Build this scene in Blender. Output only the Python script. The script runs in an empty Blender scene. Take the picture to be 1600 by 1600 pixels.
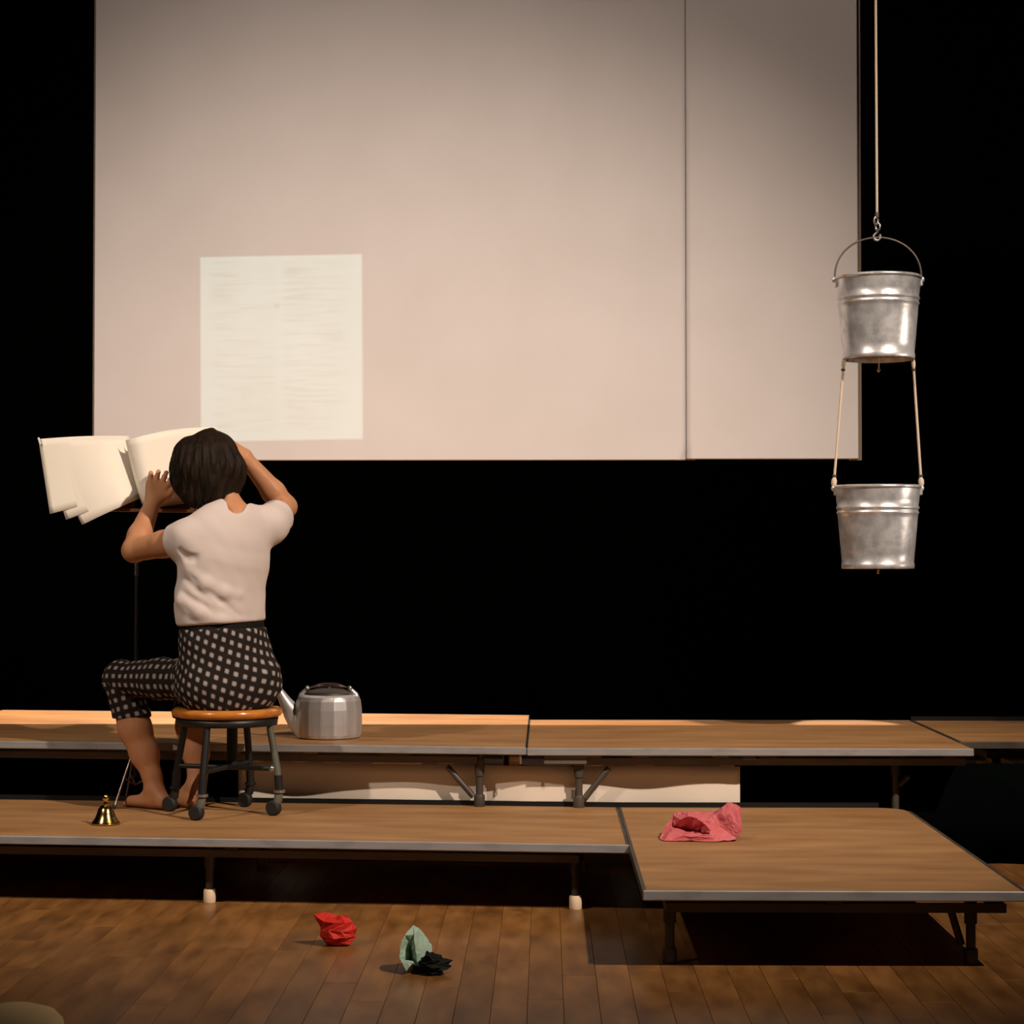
import bpy, math, random
import numpy as np
from mathutils import Vector, Matrix

S = bpy.context.scene
COL = S.collection
PI = math.pi

# ------------------------------------------------------------------ camera
F_PX = 3212.0
EYE = Vector((0, 0, 1.03))
YAW = math.atan(52 / F_PX)
PITCH = math.atan(73 / F_PX)
cd = bpy.data.cameras.new('camera')
cam = bpy.data.objects.new('camera', cd)
COL.objects.link(cam)
cam.location = EYE
cam.rotation_euler = (PI / 2 + PITCH, 0, YAW)
cd.sensor_width = 36
cd.lens = 36 * F_PX / 1600
cd.clip_end = 60
S.camera = cam
_f = Vector((-math.sin(YAW) * math.cos(PITCH), math.cos(YAW) * math.cos(PITCH), math.sin(PITCH)))
_r = Vector((math.cos(YAW), math.sin(YAW), 0))
_u = _r.cross(_f)


def P(px, py, d):
    """photo pixel + distance (world y) -> world point"""
    v = _f * F_PX + _r * (px - 800) - _u * (py - 800)
    return EYE + v * (d / v.y)


def PZ(px, d, z):
    """photo column + distance, at a given height"""
    p = P(px, 873, d)
    return Vector((p.x, d, z))


# ------------------------------------------------------------------ world, exposure, lights
w = bpy.data.worlds.new('dark_hall')
S.world = w
w.use_nodes = True
w.node_tree.nodes['Background'].inputs[0].default_value = (0.9, 0.8, 0.7, 1)
w.node_tree.nodes['Background'].inputs[1].default_value = 0.004
S.view_settings.view_transform = 'Standard'
S.view_settings.look = 'None'
S.view_settings.gamma = 1
S.view_settings.use_curve_mapping = False
S.view_settings.exposure = -0.1


def spot(name, loc, target, watts, color, angle, blend, radius):
    l = bpy.data.lights.new(name, 'SPOT')
    l.energy = watts
    l.color = color
    l.spot_size = math.radians(angle)
    l.spot_blend = blend
    l.shadow_soft_size = radius
    o = bpy.data.objects.new(name, l)
    COL.objects.link(o)
    o.location = loc
    o.rotation_euler = (Vector(target) - Vector(loc)).to_track_quat('-Z', 'Y').to_euler()
    return o


WARM = (1.0, 0.83, 0.70)
# two front lights hung over the audience, one from each side
spot('stage_light_house_right', (3.75, 2.1, 5.6), (-0.35, 6.9, 1.0), 2600, WARM, 46, 0.9, 0.06)
spot('stage_light_house_left', (-4.3, 2.2, 5.6), (-0.95, 7.0, 1.35), 950, WARM, 42, 0.85, 0.08)
# added fill lamp that brightens and evens out the hanging panel
spot('added_panel_fill_light', (-1.5, 3.6, 5.6), (0.25, 8.5, 3.0), 330, (1.0, 0.84, 0.74), 62, 1.0, 0.15)
# two back lights behind the hanging panel, their beams cut off by its lower edge
spot('back_light_wide', (-1.35, 9.55, 2.83), (-1.60, 7.95, 0.4), 1000, (1.0, 0.70, 0.47), 77, 0.04, 0.02)
spot('back_light_narrow', (1.12, 9.35, 2.60), (1.135, 7.8, 0.4), 480, (1.0, 0.70, 0.47), 8.5, 0.1, 0.02)

# added side lamp, level with the buckets, to brighten their right edges
spot('added_bucket_edge_light', (4.6, 6.3, 1.5), (1.18, 7.3, 1.47), 190, WARM, 17, 0.6, 0.06)

# overhead projector throwing one page on the panel (lens held square to the panel)
SCREEN_D = 8.50
PJ = Vector((-0.95, 2.4, 3.35))
pj = spot('page_projector', PJ, PJ + Vector((0, 1, 0)), 540, (0.55, 0.98, 0.88), 75, 0.0, 0.004)
pj.rotation_euler = (PI / 2, 0, 0)


def build_projector():
    l = pj.data
    l.use_nodes = True
    nt = l.node_tree
    N, L = nt.nodes, nt.links
    em = next(n for n in N if n.type == 'EMISSION')
    tc = N.new('ShaderNodeTexCoord')
    sp = N.new('ShaderNodeSeparateXYZ')
    L.new(tc.outputs['Normal'], sp.inputs[0])

    def m(op, a, b=None, c=None):
        n = N.new('ShaderNodeMath')
        n.operation = op
        for i, v in enumerate((a, b, c)):
            if v is None:
                continue
            if isinstance(v, (int, float)):
                n.inputs[i].default_value = v
            else:
                L.new(v, n.inputs[i])
        return n.outputs[0]
    az = m('ABSOLUTE', sp.outputs[2])
    D = SCREEN_D - PJ.y
    u = m('MULTIPLY', m('DIVIDE', sp.outputs[0], az), D)     # metres on the panel
    v = m('MULTIPLY', m('DIVIDE', sp.outputs[1], az), D)
    tl, br = P(315, 402, SCREEN_D), P(567, 690, SCREEN_D)
    x0, x1 = tl.x - PJ.x, br.x - PJ.x
    z0, z1 = br.z - PJ.z, tl.z - PJ.z
    # small keystone: the top and bottom edges rise to the right
    vv = m('SUBTRACT', v, m('MULTIPLY', m('SUBTRACT', u, x0), 0.017))
    uu = m('ADD', u, m('MULTIPLY', m('SUBTRACT', v, z0), 0.007))
    e = 0.004

    def edge(val, a, b):
        n = N.new('ShaderNodeMapRange')
        n.interpolation_type = 'SMOOTHSTEP'
        L.new(val, n.inputs[0])
        n.inputs[1].default_value = a
        n.inputs[2].default_value = b
        return n.outputs[0]
    mask = m('MULTIPLY', m('MULTIPLY', edge(uu, x0 - e, x0 + e), edge(uu, x1 + e, x1 - e)),
             m('MULTIPLY', edge(vv, z0 - e, z0 + e), edge(vv, z1 + e, z1 - e)))
    # page print: two columns of unreadable lines
    cx = N.new('ShaderNodeCombineXYZ')
    L.new(m('MULTIPLY', uu, 6.0), cx.inputs[0])
    L.new(m('MULTIPLY', vv, 85.0), cx.inputs[1])
    nz = N.new('ShaderNodeTexNoise')
    L.new(cx.outputs[0], nz.inputs['Vector'])
    nz.inputs['Scale'].default_value = 1.0
    nz.inputs['Detail'].default_value = 3
    print_ = edge(nz.outputs[0], 0.47, 0.66)
    wdt = x1 - x0
    c1 = m('MULTIPLY', edge(uu, x0 + .04 * wdt, x0 + .12 * wdt), edge(uu, x0 + .46 * wdt, x0 + .45 * wdt))
    c2 = m('MULTIPLY', edge(uu, x0 + .50 * wdt, x0 + .53 * wdt), edge(uu, x0 + .97 * wdt, x0 + .8 * wdt))
    cols = m('MULTIPLY', m('ADD', c1, c2), m('MULTIPLY', edge(vv, z0 + .03, z0 + .05), edge(vv, z1 - .01, z1 - .03)))
    lum = m('SUBTRACT', 1.0, m('MULTIPLY', m('MULTIPLY', print_, cols), 0.34))
    # two specks of dirt on the glass
    for (qx, qy, r, k) in ((433, 478, .016, .55), (392, 512, .008, .4), (382, 642, .006, .5)):
        q = P(qx, qy, SCREEN_D)
        du = m('SUBTRACT', u, q.x - PJ.x)
        dv = m('SUBTRACT', v, q.z - PJ.z)
        dist = m('SQRT', m('ADD', m('MULTIPLY', du, du), m('MULTIPLY', dv, dv)))
        lum = m('SUBTRACT', lum, m('MULTIPLY', edge(dist, r, r * .4), k))
    L.new(m('MAXIMUM', m('MULTIPLY', mask, lum), 0.0), em.inputs['Strength'])


build_projector()


# ------------------------------------------------------------------ helpers
def mat(name, color, rough=0.6, metal=0.0, color2=None, scale=(8, 8, 8), detail=4, bump=0.0, bump_scale=None,
        lo=0.35, hi=0.65, coat=0.0, spec=0.5, sss=0.0):
    m = bpy.data.materials.new(name)
    m.use_nodes = True
    nt = m.node_tree
    b = nt.nodes['Principled BSDF']
    b.inputs['Base Color'].default_value = (*color, 1)
    b.inputs['Roughness'].default_value = rough
    b.inputs['Metallic'].default_value = metal
    b.inputs['Coat Weight'].default_value = coat
    b.inputs['Specular IOR Level'].default_value = spec
    if sss:
        b.inputs['Subsurface Weight'].default_value = sss
        b.inputs['Subsurface Radius'].default_value = (0.02, 0.008, 0.004)
    tc = nt.nodes.new('ShaderNodeTexCoord')
    if color2 is not None or bump:
        mp = nt.nodes.new('ShaderNodeMapping')
        mp.inputs['Scale'].default_value = scale
        nt.links.new(tc.outputs['Object'], mp.inputs[0])
        nz = nt.nodes.new('ShaderNodeTexNoise')
        nz.inputs['Scale'].default_value = 1
        nz.inputs['Detail'].default_value = detail
        nt.links.new(mp.outputs[0], nz.inputs['Vector'])
        if color2 is not None:
            cr = nt.nodes.new('ShaderNodeValToRGB')
            cr.color_ramp.elements[0].position = lo
            cr.color_ramp.elements[1].position = hi
            cr.color_ramp.elements[0].color = (*color, 1)
            cr.color_ramp.elements[1].color = (*color2, 1)
            nt.links.new(nz.outputs[0], cr.inputs[0])
            nt.links.new(cr.outputs[0], b.inputs['Base Color'])
        if bump:
            src = nz
            if bump_scale:
                mp2 = nt.nodes.new('ShaderNodeMapping')
                mp2.inputs['Scale'].default_value = bump_scale
                nt.links.new(tc.outputs['Object'], mp2.inputs[0])
                src = nt.nodes.new('ShaderNodeTexNoise')
                src.inputs['Scale'].default_value = 1
                src.inputs['Detail'].default_value = detail
                nt.links.new(mp2.outputs[0], src.inputs['Vector'])
            bp = nt.nodes.new('ShaderNodeBump')
            bp.inputs['Strength'].default_value = 1
            bp.inputs['Distance'].default_value = bump
            nt.links.new(src.outputs[0], bp.inputs['Height'])
            nt.links.new(bp.outputs[0], b.inputs['Normal'])
    return m


class MB:
    """collects verts and faces for one mesh"""
    def __init__(self):
        self.v, self.f, self.sm = [], [], []

    def add(self, vs, fs, smooth=False):
        o = len(self.v)
        self.v += [tuple(x) for x in vs]
        self.f += [tuple(i + o for i in f) for f in fs]
        self.sm += [smooth] * len(fs)
        return self

    def box(self, x0, x1, y0, y1, z0, z1, b=0.0):
        if b <= 0:
            vs = [(x, y, z) for z in (z0, z1) for y in (y0, y1) for x in (x0, x1)]
            fs = [(0, 2, 3, 1), (4, 5, 7, 6), (0, 1, 5, 4), (2, 6, 7, 3), (0, 4, 6, 2), (1, 3, 7, 5)]
            return self.add(vs, fs)
        # box with chamfered vertical edges and top
        def ring(i, z):
            return [(x0 + i + b, y0 + i, z), (x1 - i - b, y0 + i, z), (x1 - i, y0 + i + b, z), (x1 - i, y1 - i - b, z),
                    (x1 - i - b, y1 - i, z), (x0 + i + b, y1 - i, z), (x0 + i, y1 - i - b, z), (x0 + i, y0 + i + b, z)]
        vs = ring(b, z0) + ring(0, z0 + b) + ring(0, z1 - b) + ring(b, z1)
        fs = [tuple(range(7, -1, -1)), tuple(range(24, 32))]
        for r in range(3):
            for k in range(8):
                a, c = r * 8 + k, r * 8 + (k + 1) % 8
                fs.append((a, c, c + 8, a + 8))
        return self.add(vs, fs)

    def tube(self, pts, r, n=10, caps=True, closed=False, smooth=True):
        pts = [Vector(p) for p in pts]
        k = len(pts)
        rr = r if isinstance(r, (list, tuple)) else [r] * k
        vs, fs = [], []
        prev = None
        for i, p in enumerate(pts):
            if closed:
                t = (pts[(i + 1) % k] - pts[i - 1]).normalized()
            else:
                t = (pts[min(i + 1, k - 1)] - pts[max(i - 1, 0)]).normalized()
            if prev is None:
                a = Vector((0, 0, 1)) if abs(t.z) < .9 else Vector((1, 0, 0))
                nrm = t.cross(a).normalized()
            else:
                nrm = (prev - t * prev.dot(t)).normalized()
            prev = nrm
            bn = t.cross(nrm)
            for j in range(n):
                an = 2 * PI * j / n
                vs.append(p + (nrm * math.cos(an) + bn * math.sin(an)) * rr[i])
        for i in range(k if closed else k - 1):
            for j in range(n):
                a, b = i * n + j, i * n + (j + 1) % n
                c, d = ((i + 1) % k) * n + (j + 1) % n, ((i + 1) % k) * n + j
                fs.append((a, b, c, d))
        self.add(vs, fs, smooth)
        if caps and not closed:
            self.add(vs[:n], [tuple(range(n - 1, -1, -1))])
            self.add(vs[-n:], [tuple(range(n))])
        return self

    def lathe(self, prof, c=(0, 0, 0), n=32, smooth=True, rfun=None, cap0=False, cap1=False):
        vs, fs = [], []
        for (r, z) in prof:
            for j in range(n):
                a = 2 * PI * j / n
                q = r * (rfun(a, z) if rfun else 1)
                vs.append((c[0] + q * math.cos(a), c[1] + q * math.sin(a), c[2] + z))
        for i in range(len(prof) - 1):
            for j in range(n):
                a, b = i * n + j, i * n + (j + 1) % n
                fs.append((a, b, b + n, a + n))
        self.add(vs, fs, smooth)
        if cap0:
            self.add(vs[:n], [tuple(range(n - 1, -1, -1))])
        if cap1:
            self.add(vs[-n:], [tuple(range(n))])
        return self

    def ball(self, c, r, n=12, m=8):
        prof = [(r[0] if isinstance(r, tuple) else r, 0)]
        rx, ry, rz = r if isinstance(r, tuple) else (r, r, r)
        vs, fs = [], []
        for i in range(m + 1):
            th = PI * i / m
            for j in range(n):
                a = 2 * PI * j / n
                vs.append((c[0] + rx * math.sin(th) * math.cos(a), c[1] + ry * math.sin(th) * math.sin(a), c[2] - rz * math.cos(th)))
        for i in range(m):
            for j in range(n):
                a, b = i * n + j, i * n + (j + 1) % n
                fs.append((a, b, b + n, a + n))
        return self.add(vs, fs, True)

    def build(self, name, material, parent=None, weld=False):
        me = bpy.data.meshes.new(name)
        me.from_pydata(self.v, [], self.f)
        me.polygons.foreach_set('use_smooth', self.sm)
        me.materials.append(material)
        me.update()
        me.validate()
        o = bpy.data.objects.new(name, me)
        COL.objects.link(o)
        if parent is not None:
            o.parent = parent
        return o


def thing(name, label, cat, loc=(0, 0, 0), rz=0.0, group=None):
    o = bpy.data.objects.new(name, None)
    o.empty_display_size = 0.1
    COL.objects.link(o)
    o.location = loc
    o.rotation_euler = (0, 0, rz)
    return tag(o, label, cat, group)


def tag(o, label, cat, group=None):
    o['label'] = label
    o['category'] = cat
    if group:
        o['group'] = group
    return o


def struct(o, label, cat):
    o['kind'] = 'structure'
    return tag(o, label, cat)


def localise(o, parent):
    """mesh given in world coordinates -> child of parent (parent unrotated)"""
    o.parent = parent
    o.location = -Vector(parent.location)
    return o


rnd = random.Random(7)

# ------------------------------------------------------------------ materials
M_BLACK = mat('near_black_matte', (0.0016, 0.0026, 0.0023), 1.0, spec=0.0)
M_SUBFLOOR = mat('dark_subfloor', (0.05, 0.028, 0.014), 0.7)
M_PANEL = mat('matte_white_panel', (0.72, 0.67, 0.645), 0.75, color2=(0.69, 0.64, 0.61), scale=(3, 3, 3), spec=0.2)
M_RAWEDGE = mat('raw_panel_edge', (0.30, 0.23, 0.15), 0.8)
M_DECK = mat('worn_hardboard_deck', (0.27, 0.135, 0.048), 0.55, color2=(0.42, 0.225, 0.090), scale=(3.0, 10, 9), detail=8,
             lo=0.3, hi=0.7, spec=0.35)
M_ALU = mat('dull_aluminium_edging', (0.42, 0.41, 0.405), 0.42, 0.45, color2=(0.30, 0.29, 0.285), scale=(9, 30, 30), lo=.45, hi=.75)
M_STEEL = mat('dark_frame_steel', (0.055, 0.045, 0.036), 0.5, 0.3, color2=(0.10, 0.08, 0.06), scale=(6, 6, 6))
M_RAIL = mat('grey_brown_rail', (0.17, 0.14, 0.11), 0.55, 0.3, color2=(0.12, 0.10, 0.08), scale=(6, 20, 20))
M_RUBBER = mat('black_rubber', (0.010, 0.010, 0.009), 0.7)
M_CREAM = mat('cream_rubber_foot', (0.80, 0.62, 0.42), 0.6)
M_CLOTH = mat('white_skirting_cloth', (0.78, 0.68, 0.56), 0.9, spec=0.1)
M_CHROME = mat('worn_chrome', (0.50, 0.48, 0.44), 0.32, 0.9)
M_GALV = mat('galvanised_steel', (0.50, 0.50, 0.51), 0.34, 0.60, color2=(0.76, 0.755, 0.75), scale=(26, 26, 26), detail=5,
             lo=0.38, hi=0.62, bump=0.0012, bump_scale=(18, 18, 18))
M_WIRE = mat('bail_wire', (0.16, 0.13, 0.11), 0.45, 0.8)
M_ROPE = mat('cotton_rope', (0.62, 0.50, 0.37), 0.9)
M_BRASS = mat('polished_brass', (0.75, 0.50, 0.16), 0.16, 1.0)
M_KETTLE = mat('brushed_aluminium', (0.68, 0.66, 0.65), 0.40, 0.62, color2=(0.58, 0.56, 0.55), scale=(40, 40, 4))
M_KNOB = mat('dark_brown_bakelite', (0.030, 0.014, 0.008), 0.35)
M_SEATWOOD = mat('varnished_orange_wood', (0.60, 0.22, 0.035), 0.22, color2=(0.47, 0.155, 0.022), scale=(8, 40, 40), coat=0.5)
M_STOOLMETAL = mat('grey_green_stool_paint', (0.15, 0.155, 0.12), 0.4, 0.3)
M_STOOLDARK = mat('black_stool_steel', (0.018, 0.018, 0.016), 0.45, 0.3)
M_PAPER = mat('cream_score_paper', (0.90, 0.83, 0.70), 0.85, color2=(0.87, 0.79, 0.66), scale=(6, 6, 6), spec=0.2)
M_STAND = mat('music_stand_wood', (0.20, 0.085, 0.028), 0.4)
M_STANDMETAL = mat('music_stand_tube', (0.22, 0.17, 0.13), 0.3, 0.8)
M_SKIN = mat('skin', (0.54, 0.255, 0.125), 0.55, color2=(0.48, 0.215, 0.10), scale=(14, 14, 14), sss=0.08, spec=0.3)
M_SHIRT = mat('white_cotton_jersey', (0.64, 0.545, 0.495), 0.95, spec=0.1, bump=0.0003, bump_scale=(220, 220, 220))
M_EYE = mat('eye_white', (0.75, 0.72, 0.68), 0.3)
M_PINK = mat('pink_paper', (0.56, 0.125, 0.135), 0.6, spec=0.3)
M_RED = mat('red_paper', (0.55, 0.022, 0.012), 0.65, spec=0.3)
M_TEAL = mat('pale_green_paper', (0.34, 0.47, 0.36), 0.8, spec=0.2)
M_BLACKLUMP = mat('matte_black_lump', (0.008, 0.010, 0.008), 0.85, spec=0.2)
M_BEIGE = mat('beige_canvas', (0.90, 0.66, 0.34), 0.9, spec=0.1)
M_TAPE = mat('black_tape', (0.008, 0.007, 0.006), 0.7, spec=0.2)


def hair_material():
    m = mat('dark_brown_hair', (0.008, 0.005, 0.003), 0.6, color2=(0.022, 0.012, 0.006), scale=(60, 60, 9), detail=5,
            bump=0.003, bump_scale=(90, 90, 10), spec=0.12)
    return m


M_HAIR = hair_material()


def plaid_material():
    m = bpy.data.materials.new('black_and_white_checked_cotton')
    m.use_nodes = True
    nt = m.node_tree
    N, L = nt.nodes, nt.links
    b = N['Principled BSDF']
    b.inputs['Roughness'].default_value = 0.95
    b.inputs['Specular IOR Level'].default_value = 0.1
    uv = N.new('ShaderNodeUVMap')
    uv.uv_map = 'check'
    sp = N.new('ShaderNodeSeparateXYZ')
    L.new(uv.outputs[0], sp.inputs[0])

    def m_(op, a, b_=None):
        n = N.new('ShaderNodeMath')
        n.operation = op
        for i, v in enumerate((a, b_)):
            if v is None:
                continue
            if isinstance(v, (int, float)):
                n.inputs[i].default_value = v
            else:
                L.new(v, n.inputs[i])
        return n.outputs[0]

    def stripe(v):
        s = m_('MULTIPLY_ADD', m_('SINE', m_('MULTIPLY', v, 2 * PI / 0.0305)), 0.5)
        s.node.inputs[2].default_value = 0.5
        r = N.new('ShaderNodeMapRange')
        r.interpolation_type = 'SMOOTHSTEP'
        L.new(s, r.inputs[0])
        r.inputs[1].default_value = 0.22
        r.inputs[2].default_value = 1.0
        return r.outputs[0]
    p = m_('MULTIPLY', stripe(sp.outputs[0]), stripe(sp.outputs[1]))
    cr = N.new('ShaderNodeValToRGB')
    cr.color_ramp.elements[0].color = (0.020, 0.015, 0.013, 1)
    cr.color_ramp.elements[0].position = 0.05
    cr.color_ramp.elements[1].color = (0.36, 0.31, 0.285, 1)
    cr.color_ramp.elements[1].position = 0.85
    L.new(p, cr.inputs[0])
    L.new(cr.outputs[0], b.inputs['Base Color'])
    return m


M_CHECK = plaid_material()


def plank_material():
    m = bpy.data.materials.new('stained_oak_plank')
    m.use_nodes = True
    nt = m.node_tree
    N, L = nt.nodes, nt.links
    b = N['Principled BSDF']
    b.inputs['Roughness'].default_value = 0.36
    b.inputs['Specular IOR Level'].default_value = 0.35
    oi = N.new('ShaderNodeObjectInfo')
    tc = N.new('ShaderNodeTexCoord')
    mp = N.new('ShaderNodeMapping')
    mp.inputs['Scale'].default_value = (16, 4.5, 10)
    L.new(tc.outputs['Object'], mp.inputs[0])
    ad = N.new('ShaderNodeVectorMath')
    ad.operation = 'ADD'
    L.new(mp.outputs[0], ad.inputs[0])
    sc = N.new('ShaderNodeVectorMath')
    sc.operation = 'SCALE'
    sc.inputs[0].default_value = (31, 17, 5)
    L.new(oi.outputs['Random'], sc.inputs['Scale'])
    L.new(sc.outputs[0], ad.inputs[1])
    nz = N.new('ShaderNodeTexNoise')
    nz.inputs['Scale'].default_value = 1
    nz.inputs['Detail'].default_value = 5
    L.new(ad.outputs[0], nz.inputs['Vector'])
    cr = N.new('ShaderNodeValToRGB')
    cr.color_ramp.elements[0].color = (0.140, 0.058, 0.015, 1)
    cr.color_ramp.elements[1].color = (0.320, 0.145, 0.042, 1)
    cr.color_ramp.elements[0].position = 0.3
    cr.color_ramp.elements[1].position = 0.7
    L.new(nz.outputs[0], cr.inputs[0])
    hs = N.new('ShaderNodeHueSaturation')
    mr = N.new('ShaderNodeMapRange')
    mr.inputs[3].default_value = 0.86
    mr.inputs[4].default_value = 1.10
    L.new(oi.outputs['Random'], mr.inputs[0])
    L.new(mr.outputs[0], hs.inputs['Value'])
    L.new(cr.outputs[0], hs.inputs['Color'])
    L.new(hs.outputs[0], b.inputs['Base Color'])
    return m


M_PLANK = plank_material()

# ------------------------------------------------------------------ the room
fl = MB().box(-6, 6, -1.0, 12.2, -0.10, -0.012).build('floor', M_SUBFLOOR)
struct(fl, 'brown wooden plank floor of the hall', 'floor')
pw, gap = 0.083, 0.0008
plank_meshes = {}
npl = 0
for i in range(-32, 33):
    y = 3.3 - rnd.uniform(0, 1.2)
    while y < 9.2:
        ln = rnd.choice((1.4, 1.7, 2.0, 2.3))
        if ln not in plank_meshes:
            plank_meshes[ln] = MB().box(-pw / 2 + gap / 2, pw / 2 - gap / 2, 0.0008, ln - 0.0008, -0.018, 0.0, 0.0006)
            o = plank_meshes[ln].build('plank', M_PLANK, fl)
            plank_meshes[ln] = o.data
        else:
            o = bpy.data.objects.new('plank', plank_meshes[ln])
            COL.objects.link(o)
            o.parent = fl
        o.location = (i * pw, y, rnd.uniform(-0.0006, 0.0))
        y += ln
        npl += 1
struct(MB().box(-6, 6, 12.0, 12.2, 0, 6.5).build('wall_back', M_BLACK), 'black back wall behind the hanging white panel', 'wall')
struct(MB().box(-6.2, -6, -1, 12.2, 0, 6.5).build('wall_left', M_BLACK), 'black side wall on the side of the seated person', 'wall')
struct(MB().box(6, 6.2, -1, 12.2, 0, 6.5).build('wall_right', M_BLACK), 'black side wall on the side of the buckets', 'wall')

# ------------------------------------------------------------------ hanging white panel (two boards)
xl, xs, xr = P(147, 500, SCREEN_D).x, P(1072, 500, SCREEN_D).x, P(1341, 500, SCREEN_D).x
zb, zt = P(800, 719, SCREEN_D).z, 3.95
sc = thing('projection_panel', 'large matte white hanging panel of two boards with a vertical seam', 'panel', ((xl + xr) / 2, SCREEN_D, zb))
cx = (xl + xr) / 2
MB().box(xl - cx, xs - cx - .0012, 0, .02, 0, zt - zb, .003).build('board', M_PANEL, sc)
MB().box(xs - cx + .0012, xr - cx, 0.002, .022, 0.004, zt - zb, .003).build('board', M_PANEL, sc)
MB().box(xs - cx - .04, xs - cx + .04, .022, .04, .0, zt - zb).build('joining_strip', M_RAWEDGE, sc)
for (a, b) in ((xl - cx - .010, xl - cx + .03), (xr - cx - .03, xr - cx + .016)):
    MB().box(a, b, .023, .06, 0, zt - zb).build('frame_stile', M_RAWEDGE, sc)
for q in (-1.2, 0, 1.2):
    MB().tube([(q, .03, zt - zb - .05), (q, .03, 5.6 - zb)], .004, 6).build('hanging_cable', M_STOOLDARK, sc)

# ------------------------------------------------------------------ stage platforms


def platform(label, group, fr, width, depth, rz, top, legs, braces=(), name='stage_platform', rail_in=(.10, .10), cham=0.0,
             strip=True, foot=M_CREAM, legmat=M_STEEL, slant=0.0, front_mat=M_ALU):
    """fr = front right corner (x, y) on the floor; local x runs to the left as negative"""
    t = thing(name, label, 'platform', (fr[0], fr[1], 0), rz, group)
    W, D = width, depth
    e = .010
    es = e if strip else .003
    # deck
    if cham:
        vs = []
        pts = [(-W + e, e), (-e, e), (-e, D - e - cham)]
        for k in range(1, 6):
            a = k / 6 * PI / 2
            pts.append((-e - cham + cham * math.cos(a), D - e - cham + cham * math.sin(a)))
        pts += [(-e - cham, D - e), (-W + e, D - e)]
        n = len(pts)
        vs = [(x, y, top - .022) for x, y in pts] + [(x, y, top) for x, y in pts]
        fs = [tuple(range(n - 1, -1, -1)), tuple(range(n, 2 * n))] + [(k, (k + 1) % n, n + (k + 1) % n, n + k) for k in range(n)]
        MB().add(vs, fs).build('deck', M_DECK, t)
    else:
        pts = [(-W + es, e), (-es - slant * e, e), (-es - slant * (D - e), D - e), (-W + es, D - e)]
        MB().add([(x, y, z) for z in (top - .022, top) for x, y in pts], [(3, 2, 1, 0), (4, 5, 6, 7), (0, 1, 5, 4), (1, 2, 6, 5), (2, 3, 7, 6), (3, 0, 4, 7)]).build('deck', M_DECK, t)
    h = .024
    MB().box(-W, 0, 0, e, top - h, top + .0012, .0025).build('edge_trim', front_mat, t)
    MB().box(-W, -W + es, e, D - e, top - h, top + .0008).build('edge_trim', M_STEEL, t)
    y1 = D - e - cham
    pts = [(-es - slant * e, e), (-slant * e, e), (-slant * y1, y1), (-es - slant * y1, y1)]
    MB().add([(x, y, z) for z in (top - h, top + .0008) for x, y in pts], [(3, 2, 1, 0), (4, 5, 6, 7), (0, 1, 5, 4), (1, 2, 6, 5), (2, 3, 7, 6), (3, 0, 4, 7)]).build('edge_trim', M_STEEL, t)
    if strip:
        MB().box(-W, -cham - slant * D, D - e, D, top - h, top + .016).build('stop_strip', M_TAPE, t)
    else:
        MB().box(-W, -cham - slant * D, D - e, D, top - h, top + .0008).build('edge_trim', M_ALU, t)
    # folding frame below
    z1 = top - h - .012
    z0 = z1 - .022
    for yy in (.035, D - .06):
        MB().box(-W + rail_in[0], -rail_in[1], yy, yy + .022, z0, z1).build('frame_rail', M_RAIL, t)
    for xx in (-W + rail_in[0], -rail_in[1] - .022):
        MB().box(xx, xx + .022, .057, D - .06, z0, z1).build('cross_rail', M_STEEL, t)
    MB().box(-W * .5 - .02, -W * .5 + .02, .012, D - .012, top - h - .012, top - .022).build('cross_bearer', M_STEEL, t)
    for (x, y, base) in legs:
        lg = MB().tube([(x, y, base + .035), (x, y, top - .022)], .0125, 12).build('leg', legmat, t)
        MB().tube([(x, y, top - .10), (x, y, top - .045)], .0165, 12).build('leg_socket', M_STEEL, lg)
        MB().lathe([(.017, 0), (.0185, .004), (.0185, .034), (.0165, .040)], (x, y, base), 14, cap0=True, cap1=True).build('foot', foot, lg)
    for (x, y, x2, za, zb_) in braces:
        MB().tube([(x, y, za), (x2, y, zb_)], .010, 8).build('brace', M_STEEL, t)
    return t


ROT_M = -math.radians(5.2)
ROT_B = -math.radians(6.6)
G = 'low stage platforms'
# middle row, left of the front platform
mid_fr = (P(984, 1322, 5.955).x, 5.955)
mid = platform('long low stage platform carrying the stool and the brass bell', G, mid_fr, 2.35, .915, ROT_M, .203,
               [(-.165, .105, 0), (-1.265, .105, 0), (-2.25, .105, 0), (-.205, .80, 0), (-1.265, .80, 0), (-2.25, .80, 0)],
               slant=math.tan(-ROT_M), rail_in=(.1, .15))
# front right platform, running towards the audience
fr_fr = (P(1606, 1390, 5.14).x, 5.14)
front = platform('low stage platform with the crumpled pink paper on it', G, fr_fr, .955, 1.735, 0, .203,
                 [(-.955 + .075, .13, 0), (-.115, .13, 0), (-.955 + .075, 1.58, 0), (-.115, 1.58, 0)],
                 braces=((-.135, .15, -.165, .045, .145),), cham=.09, rail_in=(.06, .045), foot=M_STEEL)
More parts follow.
